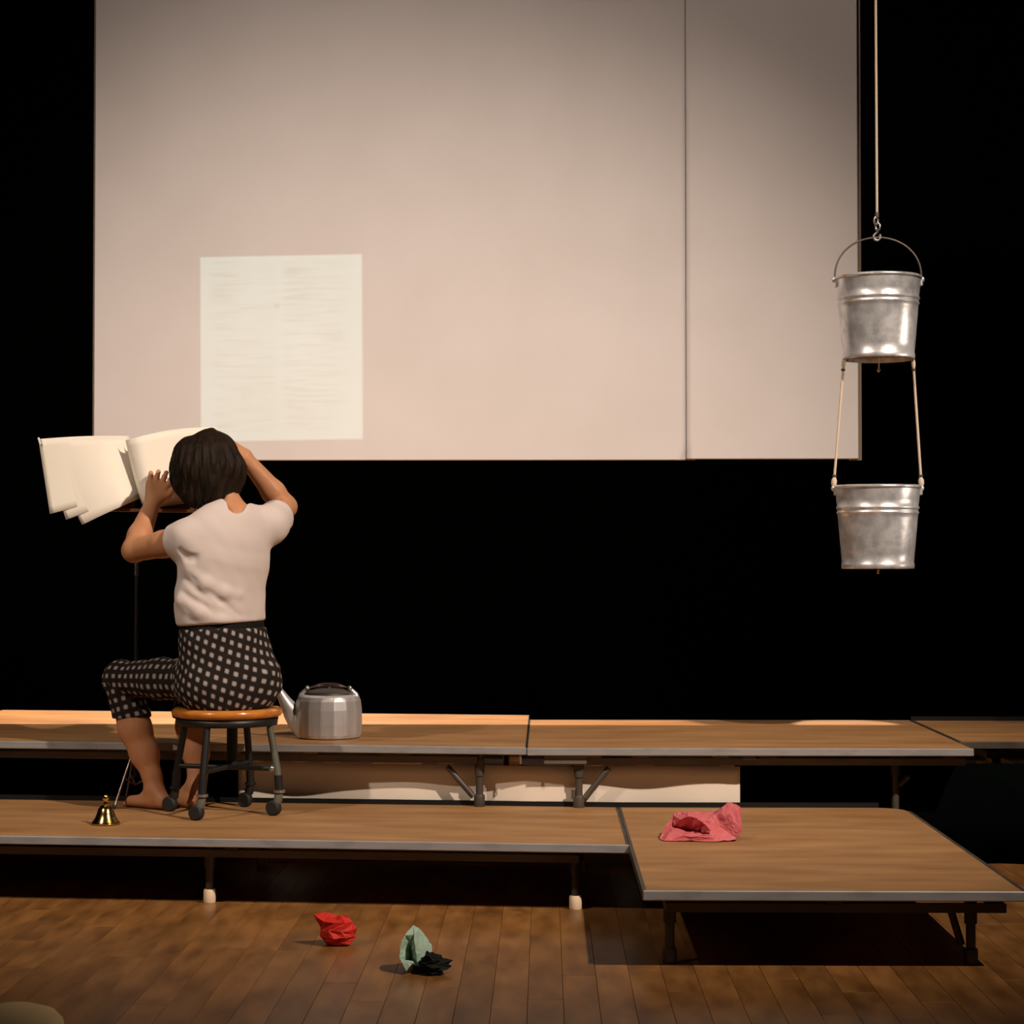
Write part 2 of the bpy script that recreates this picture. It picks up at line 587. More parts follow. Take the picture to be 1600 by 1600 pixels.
# raised back row
bl_fr = (P(822, 1170, 6.80).x, 6.80)
backl = platform('raised back stage platform carrying the aluminium kettle', 'raised back platforms', bl_fr, 2.35, 1.40, ROT_B, .406,
                 [(-.165, .065, .203), (-1.9, .33, 0), (-.235, 1.25, 0), (-1.9, 1.25, 0)],
                 braces=((-.185, .065, -.275, .235, .335),), strip=False, foot=M_STEEL, rail_in=(.1, .17), slant=math.tan(-ROT_B))
br_fr = (P(1522, 1168, 6.80).x, 6.80)
backr = platform('raised back stage platform without anything on it behind the pink paper', 'raised back platforms', br_fr, br_fr[0] - bl_fr[0] - .003, 1.20, 0, .404,
                 [(-(br_fr[0] - bl_fr[0]) + .175, .058, .203), (-.235, .14, 0), (-(br_fr[0] - bl_fr[0]) + .175, 1.1, 0), (-.235, 1.1, 0)],
                 braces=((-(br_fr[0] - bl_fr[0]) + .195, .058, -(br_fr[0] - bl_fr[0]) + .275, .235, .335), (-.225, .14, -.19, .27, .30)),
                 strip=False, foot=M_STEEL, rail_in=(.08, .02), legmat=M_STEEL)
backx = platform('raised back stage platform in the dark beyond the end of the silver edge', 'raised back platforms', (br_fr[0] + 1.45, 7.06), 1.445, .94, 0, .404,
                 [(-1.3, .10, 0), (-.12, .10, 0), (-1.3, .8, 0), (-.12, .8, 0)], strip=True, foot=M_STEEL, front_mat=M_STEEL)  # dark steel front trim stands in for an edge left unlit
# bits of hardware on the back row
MB().box(-(br_fr[0] - bl_fr[0]) + .06, -(br_fr[0] - bl_fr[0]) + .20, .018, .034, .352, .378).build('hinge_plate', M_RAIL, backr)
lt = MB().tube([(-.02, .012, .385), (-.02, .012, .352)], .0045, 8)
lt.build('latch_pin', M_CHROME, backl)
kn = MB().box(-(br_fr[0] - bl_fr[0]) + .150, -(br_fr[0] - bl_fr[0]) + .162, .048, .062, .232, .262)
kn.build('leg_latch', M_STEEL, backr)

# white cloth hung under the back row
cxa, cxb = P(365, 1200, 6.93).x, P(1156, 1200, 6.90).x
nc, nr = 90, 10
vs, fs = [], []
for j in range(nr + 1):
    for i in range(nc + 1):
        t = i / nc
        x = cxa + (cxb - cxa) * t
        base = 6.903 + max(0, bl_fr[0] - x) * math.tan(-ROT_B) * 1.25
        wv = .017 * math.sin(x * 11.0 - 1.9) + .004 * math.sin(x * 21 + 1.0)
        vs.append((x, base + wv * (.4 + .6 * j / nr), .336 - (.336 - .004) * j / nr))
for j in range(nr):
    for i in range(nc):
        a = j * (nc + 1) + i
        fs.append((a, a + 1, a + nc + 2, a + nc + 1))
cl = MB().add(vs, fs, True).build('skirting_cloth', M_CLOTH)
sd = cl.modifiers.new('thickness', 'SOLIDIFY')
sd.thickness = .002
tag(cl, 'white skirting cloth with soft waves hung beneath the raised back platforms', 'cloth')

# black sheets in place of shade under the back row, beside the white cloth


def shade_sheet(label, xa, xb, base):
    n_ = 60
    vs_, fs_ = [], []
    for j in range(2):
        for i in range(n_ + 1):
            x_ = xa + (xb - xa) * i / n_
            vs_.append((x_, base(x_) + .008 * math.sin(x_ * 38), (.338, .001)[j]))
    for i in range(n_):
        fs_.append((i, i + 1, i + n_ + 2, i + n_ + 1))
    d_ = MB().add(vs_, fs_, True).build('under_platform_shade', M_BLACK)
    m_ = d_.modifiers.new('thickness', 'SOLIDIFY')
    m_.thickness = .003
    tag(d_, label, 'shade_sheet')


shade_sheet('added black sheet for the shade under the raised platforms beyond the white cloth', cxb - .01, br_fr[0] + 1.45, lambda x_: 6.995)
shade_sheet('added black sheet for the shade under the raised platform behind the bare feet', -2.5, cxa + .01, lambda x_: 7.03 + max(0, bl_fr[0] - x_) * math.tan(-ROT_B))

# ------------------------------------------------------------------ stool on castors
ST = Vector((P(355, 1105, 6.68).x, 6.68, .203))
SEAT_TOP = .5475 - .203
st = thing('rolling_stool', 'round orange wooden stool on castors under the seated person', 'stool', ST)
MB().lathe([(.0, SEAT_TOP - .032), (.160, SEAT_TOP - .032), (.174, SEAT_TOP - .026), (.180, SEAT_TOP - .016), (.178, SEAT_TOP - .007), (.168, SEAT_TOP),
            (.10, SEAT_TOP - .004), (0, SEAT_TOP - .006)], n=56).build('seat', M_SEATWOOD, st)
MB().lathe([(.0, SEAT_TOP - .056), (.162, SEAT_TOP - .056), (.166, SEAT_TOP - .0325), (0, SEAT_TOP - .0325)], n=48).build('seat_ring', M_STOOLDARK, st)
a0 = math.atan2(-.19, -.055)
for k in range(4):
    a = a0 + k * PI / 2
    c, s = math.cos(a), math.sin(a)
    legm = M_STOOLMETAL if k in (0, 1) else M_STOOLDARK

    def R_(r, z):
        return (r * c, r * s, z)
    lg = MB().tube([R_(.150, SEAT_TOP - .05), R_(.153, .27), R_(.178, .145), R_(.180, .125)], .0115, 10).build('leg', M_STOOLMETAL if k == 1 else M_STOOLDARK, st)
    MB().tube([R_(.180, .13), R_(.184, .070)], .0135, 10).build('castor_stem', M_STOOLDARK, lg)
    MB().tube([R_(.184, .082), R_(.184, .074)], .019, 12).build('castor_collar', M_CHROME if k in (0, 1) else M_STOOLDARK, lg)
    # fork and wheel, trailing to the left
    fx, fy = R_(.184, 0)[:2]
    MB().tube([(fx, fy, .072), (fx - .004, fy - .002, .050), (fx - .016, fy, .030)], [.013, .015, .010], 10).build('castor_fork', legm, lg)
    ca = .45
    ax = Vector((math.sin(ca), math.cos(ca), 0))
    wc = Vector((fx - .018, fy, .0245))
    MB().tube([wc - ax * .013, wc - ax * .010, wc + ax * .010, wc + ax * .013], [.020, .0245, .0245, .020], 18).build('castor_wheel', M_RUBBER, lg)
for k in range(2):
    a = a0 + k * PI / 2
    c, s = math.cos(a), math.sin(a)
    MB().tube([(.176 * c, .176 * s, .150), (-.176 * c, -.176 * s, .150)], .008, 8).build('cross_bar', M_STOOLDARK, st)
a = a0 + PI / 2
MB().ball((.160 * math.cos(a), .160 * math.sin(a), .150), .012).build('cross_bar_nut', M_CHROME, st)
MB().tube([(0.012, 0.03, SEAT_TOP - .05), (0.012, .03, .150)], .018, 12).build('centre_post', M_STOOLDARK, st)

# ------------------------------------------------------------------ brass bell
BL = PZ(167, 6.40, .2042)
bell = thing('brass_bell', 'small shiny brass bell on the low platform near the bare feet', 'bell', BL)
MB().lathe([(.040, .006), (.0435, .006), (.0445, .0), (.041, .008), (.033, .020), (.027, .035), (.023, .048), (.015, .057), (.0, .060)], n=36).build('bell_body', M_BRASS, bell)
MB().lathe([(.006, .058), (.008, .064), (.005, .068), (.009, .076), (.010, .084), (.006, .091), (0, .093)], n=20).build('handle', M_BRASS, bell)
MB().tube([(0, 0, .056), (0, 0, .018)], .002, 6).build('clapper', M_BRASS, bell)

# ------------------------------------------------------------------ kettle
KT = PZ(514, 7.18, .4065)
kt = thing('kettle', 'fluted aluminium kettle on the raised back platform', 'kettle', KT)
nf = 16


def flute(a, z):
    k = (a / (2 * PI) * nf + .3) % 1 - .5
    return math.cos(PI / nf) / math.cos(k * 2 * PI / nf) if .012 < z < .135 else 1


MB().lathe([(0, 0), (.105, 0), (.112, .004), (.1165, .014), (.1185, .05), (.1175, .10), (.1135, .130), (.104, .144), (.09, .150), (.080, .151)], n=96, rfun=flute, smooth=False).build('kettle_body', M_KETTLE, kt)
lid = MB().lathe([(.083, .150), (.083, .155), (.072, .162), (.045, .169), (.02, .172), (0, .172)], n=40).build('lid', M_STEEL, kt)
MB().lathe([(.010, .170), (.010, .176), (.0, .178)], n=16).build('lid_knob', M_KNOB, lid)
sp_ = MB()
pts = [(-.080, 0, .040), (-.105, -.002, .062), (-.128, -.004, .090), (-.150, -.006, .124), (-.170, -.008, .160), (-.177, -.008, .172)]
sp_.tube(pts, [.050, .043, .033, .022, .0135, .0115], 16)
sp_.build('spout', M_KETTLE, kt)
for s in (-1, 1):
    MB().tube([(s * .100, 0, .128), (s * .094, 0, .150), (s * .080, 0, .164), (s * .073, 0, .170)], [.012, .010, .008, .007], 10).build('handle_ear', M_KETTLE, kt)
    MB().ball((s * .074, -.004, .171), .0095).build('handle_rivet', M_CHROME, kt)
hp = [(math.cos(a) * .070, .012, .168 + .010 * math.sin(a)) for a in [PI * k / 14 for k in range(15)]]
MB().tube(hp, [.0045] * 4 + [.009, .011, .012, .012, .012, .011, .009] + [.0045] * 4, 10).build('handle', M_KNOB, kt)

# ------------------------------------------------------------------ buckets on a rope
BD = 7.30
BK = BD / 6.70


def bucket(label, x, zrim, tilt=0.0):
    t = thing('bucket', label, 'bucket', (x, BD, zrim - .270 * BK))
    t.scale = (BK, BK, BK)
    H = .270
    rt, rb_ = .137, .114
    def rr(z):
        return rb_ + (rt - rb_) * z / H
    prof = [(0, .012), (rb_ - .006, .012), (rb_ - .002, 0), (rb_ + .0025, 0), (rb_ + .0035, .006), (rb_ + .003, .018), (rr(.020) - .0005, .021)]
    for z in (.05, .09, .13, .165):
        prof.append((rr(z), z))
    for z0 in (.176, .192):                         # two rolled beads
        prof += [(rr(z0), z0), (rr(z0) + .0032, z0 + .004), (rr(z0) + .0032, z0 + .008), (rr(z0), z0 + .012)]
    prof += [(rr(.225), .225), (rt - .001, .262)]
    MB().lathe(prof, n=64).build('bucket_wall', M_GALV, t)
    MB().lathe([(rt - .001, .260), (rt + .004, .2625), (rt + .0045, .268), (rt, .2715), (rt - .004, .268), (rt - .003, .255), (rb_ - .004, .02), (0, .014)], n=64).build('rolled_rim', M_GALV, t)
    for s in (-1, 1):
        ear = MB().box(s * rt - .004, s * rt + .006, -.018, .018, .238, .262, .003)
        ear.ball((s * (rt + .007), 0, .262), (.007, .007, .010))
        ear.build('bail_ear', M_GALV, t)
    return t


xb = P(1371, 500, BD).x
z_up = P(1371, 433, BD).z
z_lo = P(1371, 759, BD).z
b1 = bucket('upper galvanised bucket hanging from the long rope by its handle', xb + .003, z_up)
b2 = bucket('lower galvanised bucket hung on two cords beneath the other bucket', xb - .002, z_lo)
zt_ = P(1371, 372, BD).z
hb = [(.141 * math.cos(a), 0, .268 + ((zt_ - z_up) / BK + .004) * math.sin(a) ** .9) for a in [PI * k / 30 for k in range(31)]]
MB().tube(hb, .0030, 8).build('bail_handle', M_WIRE, b1)
for b in (b1, b2):
    MB().tube([(0, 0, .012), (.001, -.001, -.03 if b is b1 else -.006)], .0022, 6).build('string_tail', M_ROPE, b)
    MB().ball((.001, -.001, -.035 if b is b1 else -.010), (.005, .005, .007)).build('tail_knot', M_BRASS, b)
z_b1, z_r2 = z_up - .270 * BK, z_lo
for s, pa, pb in ((-1, 1315, 1301), (1, 1423, 1437)):
    p1 = P(pa, 566, BD)
    p2 = P(pb, 758, BD)
    xa_, xb_ = b1.location.x + s * .112 * BK, b2.location.x + s * .1425 * BK
    c = tag(bpy.data.objects.new('cord', None), 'pale cord joining the two buckets on the %s' % ('side of the white panel' if s < 0 else 'side away from the white panel'), 'cord', 'cords between the buckets')
    COL.objects.link(c)
    c.location = (xb_, BD, z_r2 - .004)
    dz, dx = (z_b1 + .003) - (z_r2 - .004), xa_ - xb_
    q = lambda f: Vector((dx * f, 0, dz * f))
    MB().tube([q(.09), q(.3), q(.6), q(.93)], .0046, 8).build('strand', M_ROPE, c)
    for f0, f1, rr_ in ((0.0, .075, .010), (.925, 1.0, .0075)):
        MB().tube([q(f0), q(f0 * .7 + f1 * .3), q(f0 * .3 + f1 * .7), q(f1)], [.005, rr_, rr_, .005], 10).build('looped_end', M_ROPE, c)
    for f in (.085, .915):
        MB().ball(q(f), (.008, .008, .006)).build('cord_clamp', M_STEEL, c)
rp = thing('hanging_rope', 'long thin rope with a swivel hook holding up both buckets', 'rope', (xb, BD, zt_ - .004))
MB().tube([(0, 0, .095), (-.002, 0, 1.0), (-.004, 0, 4.2)], .0046, 8).build('rope', M_ROPE, rp)
MB().tube([(0, 0, .096), (0, 0, .078)], [.007, .008], 10).build('thimble', M_STEEL, rp)


def ring(c, r, n, tilt, wire, sq=1.3):
    pts = []
    for k in range(n):
        a = 2 * PI * k / n
        pts.append(Vector(c) + Vector((r * math.cos(a) * math.cos(tilt), r * math.cos(a) * math.sin(tilt), r * sq * math.sin(a))))
    return MB().tube(pts, wire, 8, closed=True)


ring((-.003, 0, .066), .0085, 16, .5, .0035, 1.7).build('chain_link', M_CHROME, rp)
ring((.003, 0, .044), .0085, 16, -.7, .0038, 1.6).build('chain_link', M_CHROME, rp)
MB().tube([(0, 0, .036), (0, 0, .022)], .005, 8).build('swivel', M_STEEL, rp)
hk = [(.012 * math.cos(a), .0, .008 + .012 * math.sin(a)) for a in [PI * .75 + PI * 1.5 * k / 12 for k in range(13)]]
MB().tube([(0, 0, .024)] + hk, .0042, 8).build('hook', M_CHROME, rp)

# ------------------------------------------------------------------ music stand and open score
MSD = 6.89
ms = thing('music_stand', 'thin music stand with a wooden desk holding up the open score', 'music stand', PZ(213, MSD, .203))
o = ms.location
hub = .115
MB().tube([(0, 0, hub - .02), (0, 0, .50), (0, 0, .78)], [.0065, .006, .005], 10).build('pole', M_STOOLDARK, ms)
MB().lathe([(.010, 0), (.013, .004), (.013, .026), (.009, .032)], (0, 0, .485 - .12), 14, cap0=True, cap1=True).build('height_collar', M_CHROME, ms)
MB().tube([(-.002, -.012, .39), (-.006, -.014, .43)], .0035, 8).build('clamp_lever', M_CHROME, ms)
for k, a in enumerate((PI * .63, -PI * .05, PI * 1.36)):
    c, s = math.cos(a), math.sin(a)
    R1 = (.150, .10, .115)[k]
    lg = MB().tube([(0, 0, hub + .09), (c * R1, s * R1, .006)], .0045, 8).build('tripod_leg', M_STANDMETAL, ms)
    MB().tube([(0, 0, hub - .045), (c * R1 * .55, s * R1 * .55, .098)], .003, 6).build('spreader', M_STANDMETAL, lg)
    MB().ball((c * R1, s * R1, .008), .0078).build('rubber_tip', M_RUBBER, lg)
MB().lathe([(.011, 0), (.013, .005), (.013, .03), (.010, .034)], (0, 0, hub + .07), 14, cap0=True, cap1=True).build('hub', M_STANDMETAL, ms)


def grid_sheet(fun, nu, nv):
    vs, fs = [], []
    for j in range(nv + 1):
        for i in range(nu + 1):
            vs.append(fun(i / nu, j / nv))
    for j in range(nv):
        for i in range(nu):
            a = j * (nu + 1) + i
            fs.append((a, a + nu + 1, a + nu + 2, a + 1))
    return vs, fs


def lerp(a, b, t):
    return tuple(x + (y - x) * t for x, y in zip(a, b))


def quad_px(tl, tr, bl, br, bulge):
    def fun(u, v):
        p = lerp(lerp(tl, tr, u), lerp(bl, br, u), v)
        q = bulge(u, v)
        return P(p[0] + q[0], p[1] + q[1], p[2] + q[2])
    return fun


# desk (behind the pages) and its ledge
dk = MB()
d0, d1, d2, d3 = P(120, 700, 7.015), P(318, 696, 7.0), P(318, 797, 6.945), P(120, 797, 6.945)
off = Vector((0, .012, .002))
vsd = [d0, d1, d2, d3] + [p + off for p in (d0, d1, d2, d3)]
dk.add([p - o for p in vsd], [(0, 3, 2, 1), (4, 5, 6, 7), (0, 1, 5, 4), (1, 2, 6, 5), (2, 3, 7, 6), (3, 0, 4, 7)])
dk.build('desk', M_STAND, ms)
l0, l1 = P(150, 797, 6.92) - o, P(318, 799, 6.90) - o
lb = MB()
lb.add([l0 + Vector(q) for q in ((0, -.03, -.004), (0, .04, -.004), (0, .04, .006), (0, -.03, .006))] +
       [l1 + Vector(q) for q in ((0, -.03, -.004), (0, .04, -.004), (0, .04, .006), (0, -.03, .006))],
       [(0, 1, 2, 3), (7, 6, 5, 4), (0, 4, 5, 1), (1, 5, 6, 2), (2, 6, 7, 3), (3, 7, 4, 0)])
lb.build('ledge', M_STAND, ms)
MB().tube([(0, 0, .77), tuple(P(215, 780, 6.958) - o)], .008, 8).build('desk_bracket', M_STOOLDARK, ms)

bk = thing('open_score', 'large open score with curling cream pages in front of the seated person', 'book', P(218, 790, 6.93))


def page(name, fun, nu=20, nv=10):
    vs, fs = grid_sheet(fun, nu, nv)
    ob = MB().add([Vector(v) - Vector(bk.location) for v in vs], fs, True).build(name, M_PAPER, bk)
    s_ = ob.modifiers.new('thickness', 'SOLIDIFY')
    s_.thickness = .0012
    return ob


def bulge_l(k):
    def f(u, v):
        e = max(0, (u - .62) / .38)
        return (0, 2.0 * math.sin(u * PI) * (1 - v) * -1 - 3 * math.sin(PI * u) * (v * .3), -.02 * math.sin(PI * min(1, u * 1.1)) * (1 - .3 * v) + .075 * e ** 2 * (.5 + .5 * v) + k)
    return f


page('left_page', quad_px((60, 686, 6.93), (202, 681, 6.95), (78, 803, 6.872), (222, 768, 6.882), bulge_l(.010)))
page('left_page', quad_px((64, 688, 6.934), (202, 683, 6.954), (103, 812, 6.868), (222, 772, 6.876), bulge_l(.005)))
page('left_page', quad_px((68, 690, 6.938), (203, 684, 6.958), (128, 820, 6.862), (223, 777, 6.870), bulge_l(.0)))
MB().tube([P(60, 684, 6.928) - bk.location, P(63, 694, 6.925) - bk.location], .0035, 8).build('page_corner_curl', M_PAPER, bk)


def bulge_r(k):
    def f(u, v):
        return (7 * math.sin(PI * v) * (1 - u) * -.25, -7 * math.sin(PI * u) * (1 - v) * .8, -.055 * math.exp(-((u - .12) / .22) ** 2) + .03 * (1 - u) ** 6 + k)
    return f


page('right_page', quad_px((196, 688, 6.93), (338, 667, 6.985), (223, 792, 6.90), (338, 776, 6.93), bulge_r(0)))
page('right_page', quad_px((202, 690, 6.95), (340, 669, 6.992), (225, 794, 6.91), (340, 778, 6.936), bulge_r(.006)))
page('right_page', quad_px((206, 691, 6.96), (342, 671, 6.996), (226, 795, 6.915), (342, 780, 6.94), bulge_r(.010)))

# ------------------------------------------------------------------ crumpled papers


def refine(vs, fs, lev, amp, seed, flat=True):
    """split triangles and push the new points a little: crisp paper creases"""
    rn = random.Random(seed)
    vs = [Vector(v) for v in vs]
    tris = []
    for f in fs:
        for k in range(1, len(f) - 1):
            tris.append((f[0], f[k], f[k + 1]))
    for l in range(lev):
        cache, out = {}, []

        def mid_(a, b):
            key = (min(a, b), max(a, b))
            if key not in cache:
                ln = (vs[a] - vs[b]).length
                vs.append((vs[a] + vs[b]) / 2 + Vector((rn.uniform(-1, 1), rn.uniform(-1, 1), rn.uniform(-1, 1))) * ln * amp)
                cache[key] = len(vs) - 1
            return cache[key]
        for a, b, c in tris:
            ab, bc, ca = mid_(a, b), mid_(b, c), mid_(c, a)
            out += [(a, ab, ca), (ab, b, bc), (ca, bc, c), (ab, bc, ca)]
        tris = out
    return vs, tris


def paper_obj(name, label, verts, faces, material, zmin, lev=2, amp=.09, seed=1, thick=.0015):
    vs, tris = refine(verts, faces, lev, amp, seed)
    for v in vs:
        v.z = max(v.z, zmin + .0015)
    lo = min(v.z for v in vs)
    cxx = sum(v.x for v in vs) / len(vs)
    cyy = sum(v.y for v in vs) / len(vs)
    c = Vector((cxx, cyy, zmin))
    ob = MB().add([v - c for v in vs], tris).build(name, material)
    ob.location = c
    s_ = ob.modifiers.new('thickness', 'SOLIDIFY')
    s_.thickness = thick
    s_.offset = 0
    return tag(ob, label, 'paper')


def zp(x, y, d):     # pixels in the enlarged crop of the pink paper
    return P(1000 + x / 8, 1230 + y / 8, d)


V = [zp(250, 670, 6.07), zp(420, 335, 6.17), zp(600, 305, 6.19), zp(940, 300, 6.18), zp(1105, 190, 6.12), zp(1270, 270, 6.16),
     zp(1275, 530, 6.12), zp(1195, 655, 6.04), zp(940, 700, 6.02), zp(300, 690, 6.04),              # 0-9 outline
     zp(400, 550, 6.06), zp(650, 565, 6.05), zp(870, 590, 6.03),                                     # 10-12 flap crest
     zp(420, 500, 6.15), zp(600, 540, 6.16), zp(760, 560, 6.14),                                     # 13-15 inside floor
     zp(500, 405, 6.10), zp(600, 365, 6.11),                                                        # 16-17 folded lip
     zp(770, 430, 6.09), zp(950, 340, 6.10), zp(1130, 345, 6.06), zp(1240, 530, 6.04), zp(1000, 500, 6.07), zp(880, 540, 6.045),  # 18-23
     zp(1180, 560, 6.20), zp(700, 560, 6.22), zp(380, 560, 6.20)]                                   # 24-26 back feet
Fp = [(9, 8, 12, 11, 10, 0), (10, 11, 14, 13), (11, 12, 15, 14), (0, 10, 13, 1), (1, 13, 16), (13, 14, 17, 16), (1, 16, 17, 2), (14, 15, 18, 17),
      (17, 18, 3, 2), (15, 12, 23, 18), (18, 23, 22, 19), (18, 19, 3), (19, 4, 3), (19, 22, 20, 4), (22, 23, 12, 8), (22, 8, 7), (22, 7, 21, 20),
      (4, 20, 21, 6, 5), (21, 7, 6), (5, 6, 24), (4, 5, 24, 3), (3, 24, 25, 2), (2, 25, 26, 1), (1, 26, 0)]
paper_obj('crumpled_paper', 'crumpled pink paper bag lying on the front platform', V, Fp, M_PINK, .2042, 3, .075, 5)


def crumple_ball(c, rx, ry, rz, seed, lobes=(), rough=.28, m=10, n=14):
    rn = random.Random(seed)
    vs, fs = [], []
    for i in range(m + 1):
        th = PI * i / m
        for j in range(n):
            a = 2 * PI * (j + .5 * (i % 2)) / n
            d = Vector((math.sin(th) * math.cos(a), math.sin(th) * math.sin(a), -math.cos(th)))
            r = 1 + rn.uniform(-rough, rough * .6)
            for (ld, la, lw) in lobes:
                r += la * math.exp(-((d - Vector(ld).normalized()).length / lw) ** 2)
            if i in (0, m):
                r = .9
            vs.append(Vector(c) + Vector((d.x * rx, d.y * ry, d.z * rz)) * r)
    for i in range(m):
        for j in range(n):
            j2 = (j + 1) % n
            a, b, c_, d_ = i * n + j, i * n + j2, (i + 1) * n + j2, (i + 1) * n + j
            fs += [(a, b, d_), (b, c_, d_)] if i % 2 else [(a, b, c_), (a, c_, d_)]
    return vs, fs


c_ = PZ(530, 5.50, .034)
vs, fs = crumple_ball(c_, .048, .045, .042, 3, (((-.75, -.1, .75), .85, .40), ((.05, -.35, .9), .45, .45), ((-.35, -.3, .95), -.45, .3)), .15, 7, 9)
paper_obj('crumpled_paper', 'crumpled bright red paper lying on the plank floor', vs, fs, M_RED, 0.0005, 2, .06, 9, .0008)


def zq(x, y, d):
    return P(460 + x / 5.714, 1400 + y / 5.714, d)


V = [zq(1060, 260, 5.17), zq(985, 350, 5.14), zq(945, 450, 5.125), zq(940, 560, 5.12), zq(1000, 672, 5.10), zq(1055, 600, 5.11),
     zq(1060, 345, 5.15), zq(1035, 480, 5.17), zq(1040, 580, 5.17), zq(1150, 330, 5.19), zq(1225, 435, 5.20), zq(1160, 500, 5.16),
     zq(1110, 630, 5.13), zq(1075, 430, 5.12), zq(1090, 520, 5.12), zq(1200, 640, 5.17), zq(1060, 560, 5.27), zq(1200, 560, 5.27)]
Fq = [(0, 1, 6), (1, 2, 7, 6), (2, 3, 7), (3, 4, 5, 8, 7), (6, 7, 13), (7, 8, 14, 13), (8, 5, 12, 14), (0, 6, 13, 9), (9, 13, 11, 10), (13, 14, 11),
      (14, 12, 11), (11, 12, 15, 10), (0, 16, 2, 1), (2, 16, 3), (0, 9, 17, 16), (9, 10, 17), (10, 15, 17)]
paper_obj('crumpled_paper', 'folded pale green crumpled paper standing on the plank floor', V, Fq, M_TEAL, 0.0005, 2, .06, 4, .0008)
c_ = PZ(677, 5.12, .022)  # small black crumpled lump with a spike, beside the green paper
vs, fs = crumple_ball(c_, .034, .034, .026, 11, (((1, -.1, .25), .85, .28), ((-.2, -.2, .95), .45, .5)), .25)
paper_obj('crumpled_paper', 'small black crumpled lump against the pale green paper on the floor', vs, fs, M_BLACKLUMP, 0.0005, 1, .10, 6, .0008)

# pale rounded floor cushion that reaches into the corner of the picture
c_ = P(18, 1622, 4.34)
cu = MB()
prof = [(0, 0), (.075, 0), (.098, .012), (.106, .03), (.102, .05), (.085, .068), (.05, .080), (0, .084)]
cu.lathe(prof, n=40)
zc = .001
cu_o = cu.build('floor_cushion', M_BEIGE)
cu_o.location = (c_.x, 4.36, zc)
tag(cu_o, 'pale beige rounded cushion lying on the plank floor', 'cushion')

# ------------------------------------------------------------------ the seated person (signed distance fields -> one mesh each)


